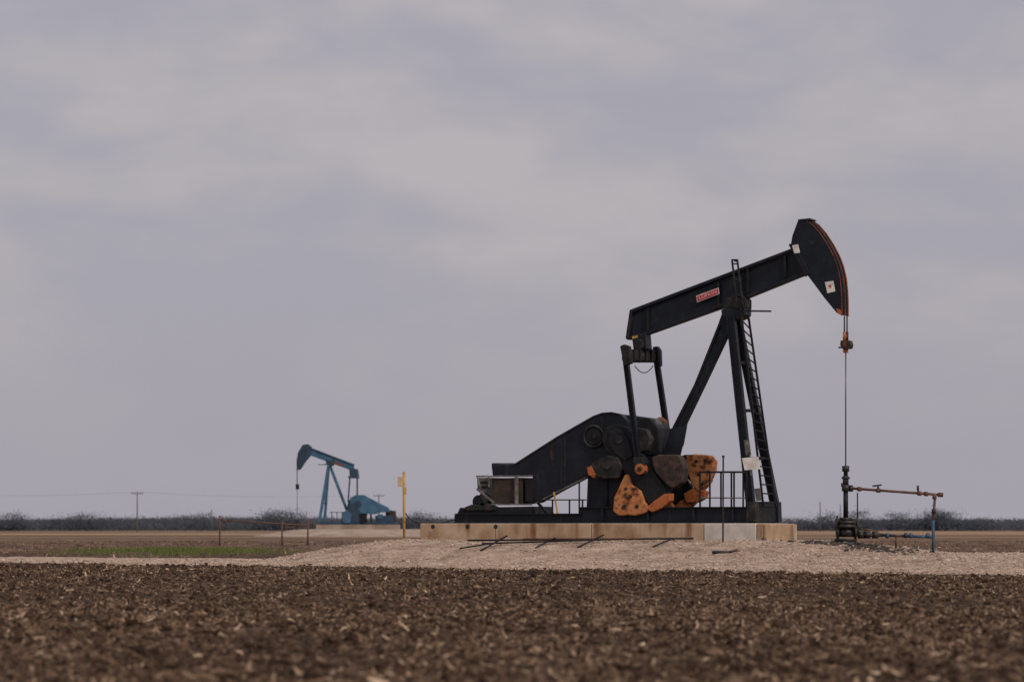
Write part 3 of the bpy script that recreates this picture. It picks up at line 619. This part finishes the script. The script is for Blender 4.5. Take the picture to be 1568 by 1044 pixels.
D.plate("horsehead",[(463,681),(470,679.5),(475,683),(477,690),(474,697),(466,707),(458,719),(454,719),(454,705),(456,693)],0.3,-0.3,M_blued2)
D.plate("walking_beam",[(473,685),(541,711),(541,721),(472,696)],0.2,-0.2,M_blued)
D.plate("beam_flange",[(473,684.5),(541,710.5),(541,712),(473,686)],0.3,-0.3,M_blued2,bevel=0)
D.plate("beam_sign",[(507,705),(525,711),(525,715),(507,709)],0.33,0.31,M_redline,bevel=0)
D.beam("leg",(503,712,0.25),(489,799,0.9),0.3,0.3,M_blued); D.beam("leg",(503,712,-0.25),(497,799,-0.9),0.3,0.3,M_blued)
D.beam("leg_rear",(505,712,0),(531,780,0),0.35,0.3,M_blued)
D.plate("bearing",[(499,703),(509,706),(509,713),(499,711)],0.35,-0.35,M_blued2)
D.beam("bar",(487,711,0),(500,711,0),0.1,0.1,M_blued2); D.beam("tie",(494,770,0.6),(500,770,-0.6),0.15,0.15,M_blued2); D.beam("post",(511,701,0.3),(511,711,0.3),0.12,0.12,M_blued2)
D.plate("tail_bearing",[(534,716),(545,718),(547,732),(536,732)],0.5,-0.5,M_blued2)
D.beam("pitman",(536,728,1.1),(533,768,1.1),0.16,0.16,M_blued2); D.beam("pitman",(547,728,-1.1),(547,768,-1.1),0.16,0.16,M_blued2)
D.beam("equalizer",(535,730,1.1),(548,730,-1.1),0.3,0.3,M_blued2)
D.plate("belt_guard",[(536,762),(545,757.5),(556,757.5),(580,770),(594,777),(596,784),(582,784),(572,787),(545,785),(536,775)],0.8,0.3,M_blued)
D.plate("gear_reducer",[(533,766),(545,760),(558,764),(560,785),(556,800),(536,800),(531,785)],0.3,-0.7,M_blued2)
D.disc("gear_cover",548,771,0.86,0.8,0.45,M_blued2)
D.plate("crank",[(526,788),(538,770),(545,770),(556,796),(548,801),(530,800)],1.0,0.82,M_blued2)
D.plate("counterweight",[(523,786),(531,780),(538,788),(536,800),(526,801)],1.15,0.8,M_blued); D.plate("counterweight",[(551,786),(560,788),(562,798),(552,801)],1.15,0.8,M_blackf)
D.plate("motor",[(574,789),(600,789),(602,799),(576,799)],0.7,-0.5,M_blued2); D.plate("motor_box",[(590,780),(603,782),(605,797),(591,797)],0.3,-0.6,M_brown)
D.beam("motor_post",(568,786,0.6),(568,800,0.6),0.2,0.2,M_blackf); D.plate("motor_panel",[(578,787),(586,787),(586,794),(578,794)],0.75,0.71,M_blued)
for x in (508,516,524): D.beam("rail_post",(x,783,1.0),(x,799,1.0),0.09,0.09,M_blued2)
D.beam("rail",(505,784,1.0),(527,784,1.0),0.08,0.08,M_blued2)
D.cyl("bridle_cable",(455,719,0),(455,741,0),0.05,M_blackf,n=8); D.plate("carrier_bar",[(452.5,741),(457,741),(457,749),(453,749)],0.15,-0.15,M_blackf)
D.cyl("polished_rod",(455,748,0),(455,790,0),0.03,M_blackf,n=8)
wl2=O2+R2.L(R2.Q(455,800,0)); EW2=empty("wellhead",Vector((wl2.x,wl2.y,0)))
for a,b,r in ((0.0,1.6,0.14),(1.5,2.1,0.22),(0.2,0.7,0.4)):
    vs,fs=cylpts(Vector((0,0,a)),Vector((0,0,b)),r,None,10); obj("valve_body",vs,fs,M_iron,EW2)
vs,fs=cylpts(Vector((0,0,1.45)),Vector((2.0,0,1.4)),0.07,None,8); obj("flowline",vs,fs,M_rust,EW2)
vs,fs=cylpts(Vector((-1.4,0,1.1)),Vector((2.0,0,1.1)),0.06,None,8); obj("lower_line",vs,fs,M_rust,EW2)
for x in (-1.4,1.9): vs,fs=cylpts(Vector((x,0,0)),Vector((x,0,1.6)),0.07,None,8); obj("support",vs,fs,M_rust,EW2)
# ---------------------------------------------------------------- distant treeline
def treemass():
    V=[];S=[]
    def clump(cx,cy,cz,rx,rz,n,sz,s0,wr=(0.12,0.4)):
        p=rng.normal(0,0.5,(n,3)); p[:,0]=cx+p[:,0]*rx; p[:,1]=cy+p[:,1]*rx; p[:,2]=np.abs(cz+p[:,2]*rz)
        d=rng.normal(0,1,(n,3)); d[:,2]=np.abs(d[:,2])+0.3; d/=np.linalg.norm(d,axis=1)[:,None]
        s=np.cross(d,rng.normal(0,1,(n,3))); s/=np.linalg.norm(s,axis=1)[:,None]
        l=(sz*rng.uniform(0.5,1.5,n))[:,None]; ww=l*rng.uniform(*wr,n)[:,None]
        V.append(np.stack([p-s*ww,p+s*ww,p+d*l+s*ww*0.3,p+d*l-s*ww*0.3],1)); S.append(np.repeat(np.clip(s0+rng.normal(0,0.03,n),0,1),4))
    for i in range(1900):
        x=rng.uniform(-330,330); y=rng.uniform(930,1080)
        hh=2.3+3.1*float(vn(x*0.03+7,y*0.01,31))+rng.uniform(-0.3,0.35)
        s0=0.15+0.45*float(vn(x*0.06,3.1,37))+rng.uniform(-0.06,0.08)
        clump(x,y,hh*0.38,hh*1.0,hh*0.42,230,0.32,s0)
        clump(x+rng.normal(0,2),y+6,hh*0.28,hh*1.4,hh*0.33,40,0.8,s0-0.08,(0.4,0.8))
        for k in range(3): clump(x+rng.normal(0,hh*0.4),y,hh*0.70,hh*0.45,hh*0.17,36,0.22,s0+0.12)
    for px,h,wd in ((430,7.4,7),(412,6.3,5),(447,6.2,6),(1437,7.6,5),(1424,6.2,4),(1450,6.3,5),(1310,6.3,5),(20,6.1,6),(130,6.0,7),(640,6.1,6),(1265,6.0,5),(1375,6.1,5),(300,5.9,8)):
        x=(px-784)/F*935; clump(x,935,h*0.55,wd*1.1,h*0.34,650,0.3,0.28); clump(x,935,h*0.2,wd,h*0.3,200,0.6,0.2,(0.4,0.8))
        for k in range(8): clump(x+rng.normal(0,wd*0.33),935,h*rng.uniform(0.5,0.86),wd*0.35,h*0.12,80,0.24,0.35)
    V=np.concatenate(V).reshape(-1,3); S=np.concatenate(S)
    npmesh("distant_treeline",V,np.arange(len(V)).reshape(-1,4),attrmat("hazy_winter_trees",[(0,(0.085,0.098,0.122)),(0.5,(0.130,0.140,0.160)),(1,(0.20,0.195,0.200))],1.0,0.0,0.5),S)  # bluish grey of the crowns includes painted distance haze
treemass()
# ---------------------------------------------------------------- utility poles and line
def upole(px,pyt,Y,arm=True):
    b=W(px,806,Y); b.z=0; e=empty("utility_pole",b); h=W(px,pyt,Y).z
    vs,fs=cylpts(Vector((0,0,-0.5)),Vector((0,0,h)),0.18,0.12,8); obj("pole",vs,fs,M_wood,e,0,True)
    if arm:
        obj("crossarm",boxpts(Vector((-1.3,0,h-0.5)),Vector((1.3,0,h-0.5)),0.14,0.16,side=Vector((0,1,0))),BF,M_wood,e)
        for x in (-1.2,-0.5,0.5,1.2):
            vs,fs=cylpts(Vector((x,0,h-0.45)),Vector((x,0,h-0.15)),0.08,None,6); obj("insulator",vs,fs,M_grey,e)
    return b,h
b0,h0=upole(210,752,720); b1,h1=upole(-160,752,720); b2,h2=upole(580,756,780); upole(1256,768,800,False); upole(1287,772,860,False); upole(324,780,860,False)
EL=empty("power_line",Vector((0,0,0)))
for (p,hp),(q,hq) in (((b1,h1),(b0,h0)),((b0,h0),(b2,h2))):
    for dx in (-1.2,1.2):
        A=p+Vector((dx,0,hp-0.15)); Z=q+Vector((dx,0,hq-0.15))
        tube("wire",[A.lerp(Z,k/14)-Vector((0,0,0.8*4*(k/14)*(1-k/14))) for k in range(15)],0.010,M_wood,EL,5)
# ---------------------------------------------------------------- sky and light
SE,SA=math.radians(36),math.radians(140)
wd_=bpy.data.worlds.new("World"); scene.world=wd_; wd_.use_nodes=True; nt=wd_.node_tree; N=nt.nodes; K=nt.links
bg=N["Background"]; bg.inputs[1].default_value=0.1
sky=N.new("ShaderNodeTexSky"); sky.sky_type='NISHITA'; sky.sun_disc=False; sky.sun_elevation=SE; sky.sun_rotation=SA; sky.dust_density=3
tc=N.new("ShaderNodeTexCoord"); sp=N.new("ShaderNodeSeparateXYZ"); K.new(tc.outputs["Generated"],sp.inputs[0])
def cn(scale,st,detail,dist,off=(0,0,0)):
    mp=N.new("ShaderNodeMapping"); mp.inputs["Scale"].default_value=st; mp.inputs["Location"].default_value=off; K.new(tc.outputs["Generated"],mp.inputs[0])
    n=N.new("ShaderNodeTexNoise"); n.inputs["Scale"].default_value=scale; n.inputs["Detail"].default_value=detail; n.inputs["Roughness"].default_value=0.5; n.inputs["Distortion"].default_value=dist
    K.new(mp.outputs[0],n.inputs["Vector"]); return n.outputs["Fac"]
n1=cn(1,(10,10,24),4,0.3,(4.3,2.0,0.9)); n2=cn(1,(26,26,52),4,0.2,(1.0,0,0.3))
ma=N.new("ShaderNodeMath"); ma.operation='MULTIPLY_ADD'; ma.inputs[1].default_value=0.42; K.new(n2,ma.inputs[0]); K.new(n1,ma.inputs[2])
mr=N.new("ShaderNodeMapRange"); mr.interpolation_type='SMOOTHSTEP'; mr.inputs[1].default_value=0.53; mr.inputs[2].default_value=0.90; K.new(ma.outputs[0],mr.inputs[0])
hz=N.new("ShaderNodeMapRange"); hz.interpolation_type='SMOOTHSTEP'; hz.inputs[1].default_value=0.03; hz.inputs[2].default_value=0.10; hz.inputs[3].default_value=0.15; K.new(sp.outputs["Z"],hz.inputs[0])
mu=N.new("ShaderNodeMath"); mu.operation='MULTIPLY'; K.new(mr.outputs[0],mu.inputs[0]); K.new(hz.outputs[0],mu.inputs[1])
mx=N.new("ShaderNodeMix"); mx.data_type='RGBA'; K.new(mu.outputs[0],mx.inputs[0]); mx.inputs[6].default_value=(3.85,3.68,4.22,1); mx.inputs[7].default_value=(4.80,4.45,4.62,1)
zr=N.new("ShaderNodeMapRange"); zr.inputs[1].default_value=0.2; zr.inputs[2].default_value=1.0; zr.inputs[3].default_value=1.0; zr.inputs[4].default_value=1.8; K.new(sp.outputs["Z"],zr.inputs[0])
vm=N.new("ShaderNodeVectorMath"); vm.operation='SCALE'; K.new(mx.outputs[2],vm.inputs[0]); K.new(zr.outputs[0],vm.inputs["Scale"])
m2=N.new("ShaderNodeMix"); m2.data_type='RGBA'; m2.inputs[0].default_value=0.93; K.new(sky.outputs[0],m2.inputs[6]); K.new(vm.outputs[0],m2.inputs[7])
K.new(m2.outputs[2],bg.inputs[0])
sl=bpy.data.lights.new("sun",'SUN'); sl.energy=2.0; sl.angle=math.radians(8); sl.color=(1.0,0.90,0.78)
so=bpy.data.objects.new("sun",sl); scene.collection.objects.link(so)
dirv=Vector((math.sin(SA)*math.cos(SE),math.cos(SA)*math.cos(SE),math.sin(SE)))
so.rotation_euler=dirv.to_track_quat('Z','Y').to_euler(); so.location=(0,0,60)
scene.view_settings.view_transform='Standard'; scene.view_settings.look='None'; scene.view_settings.exposure=0
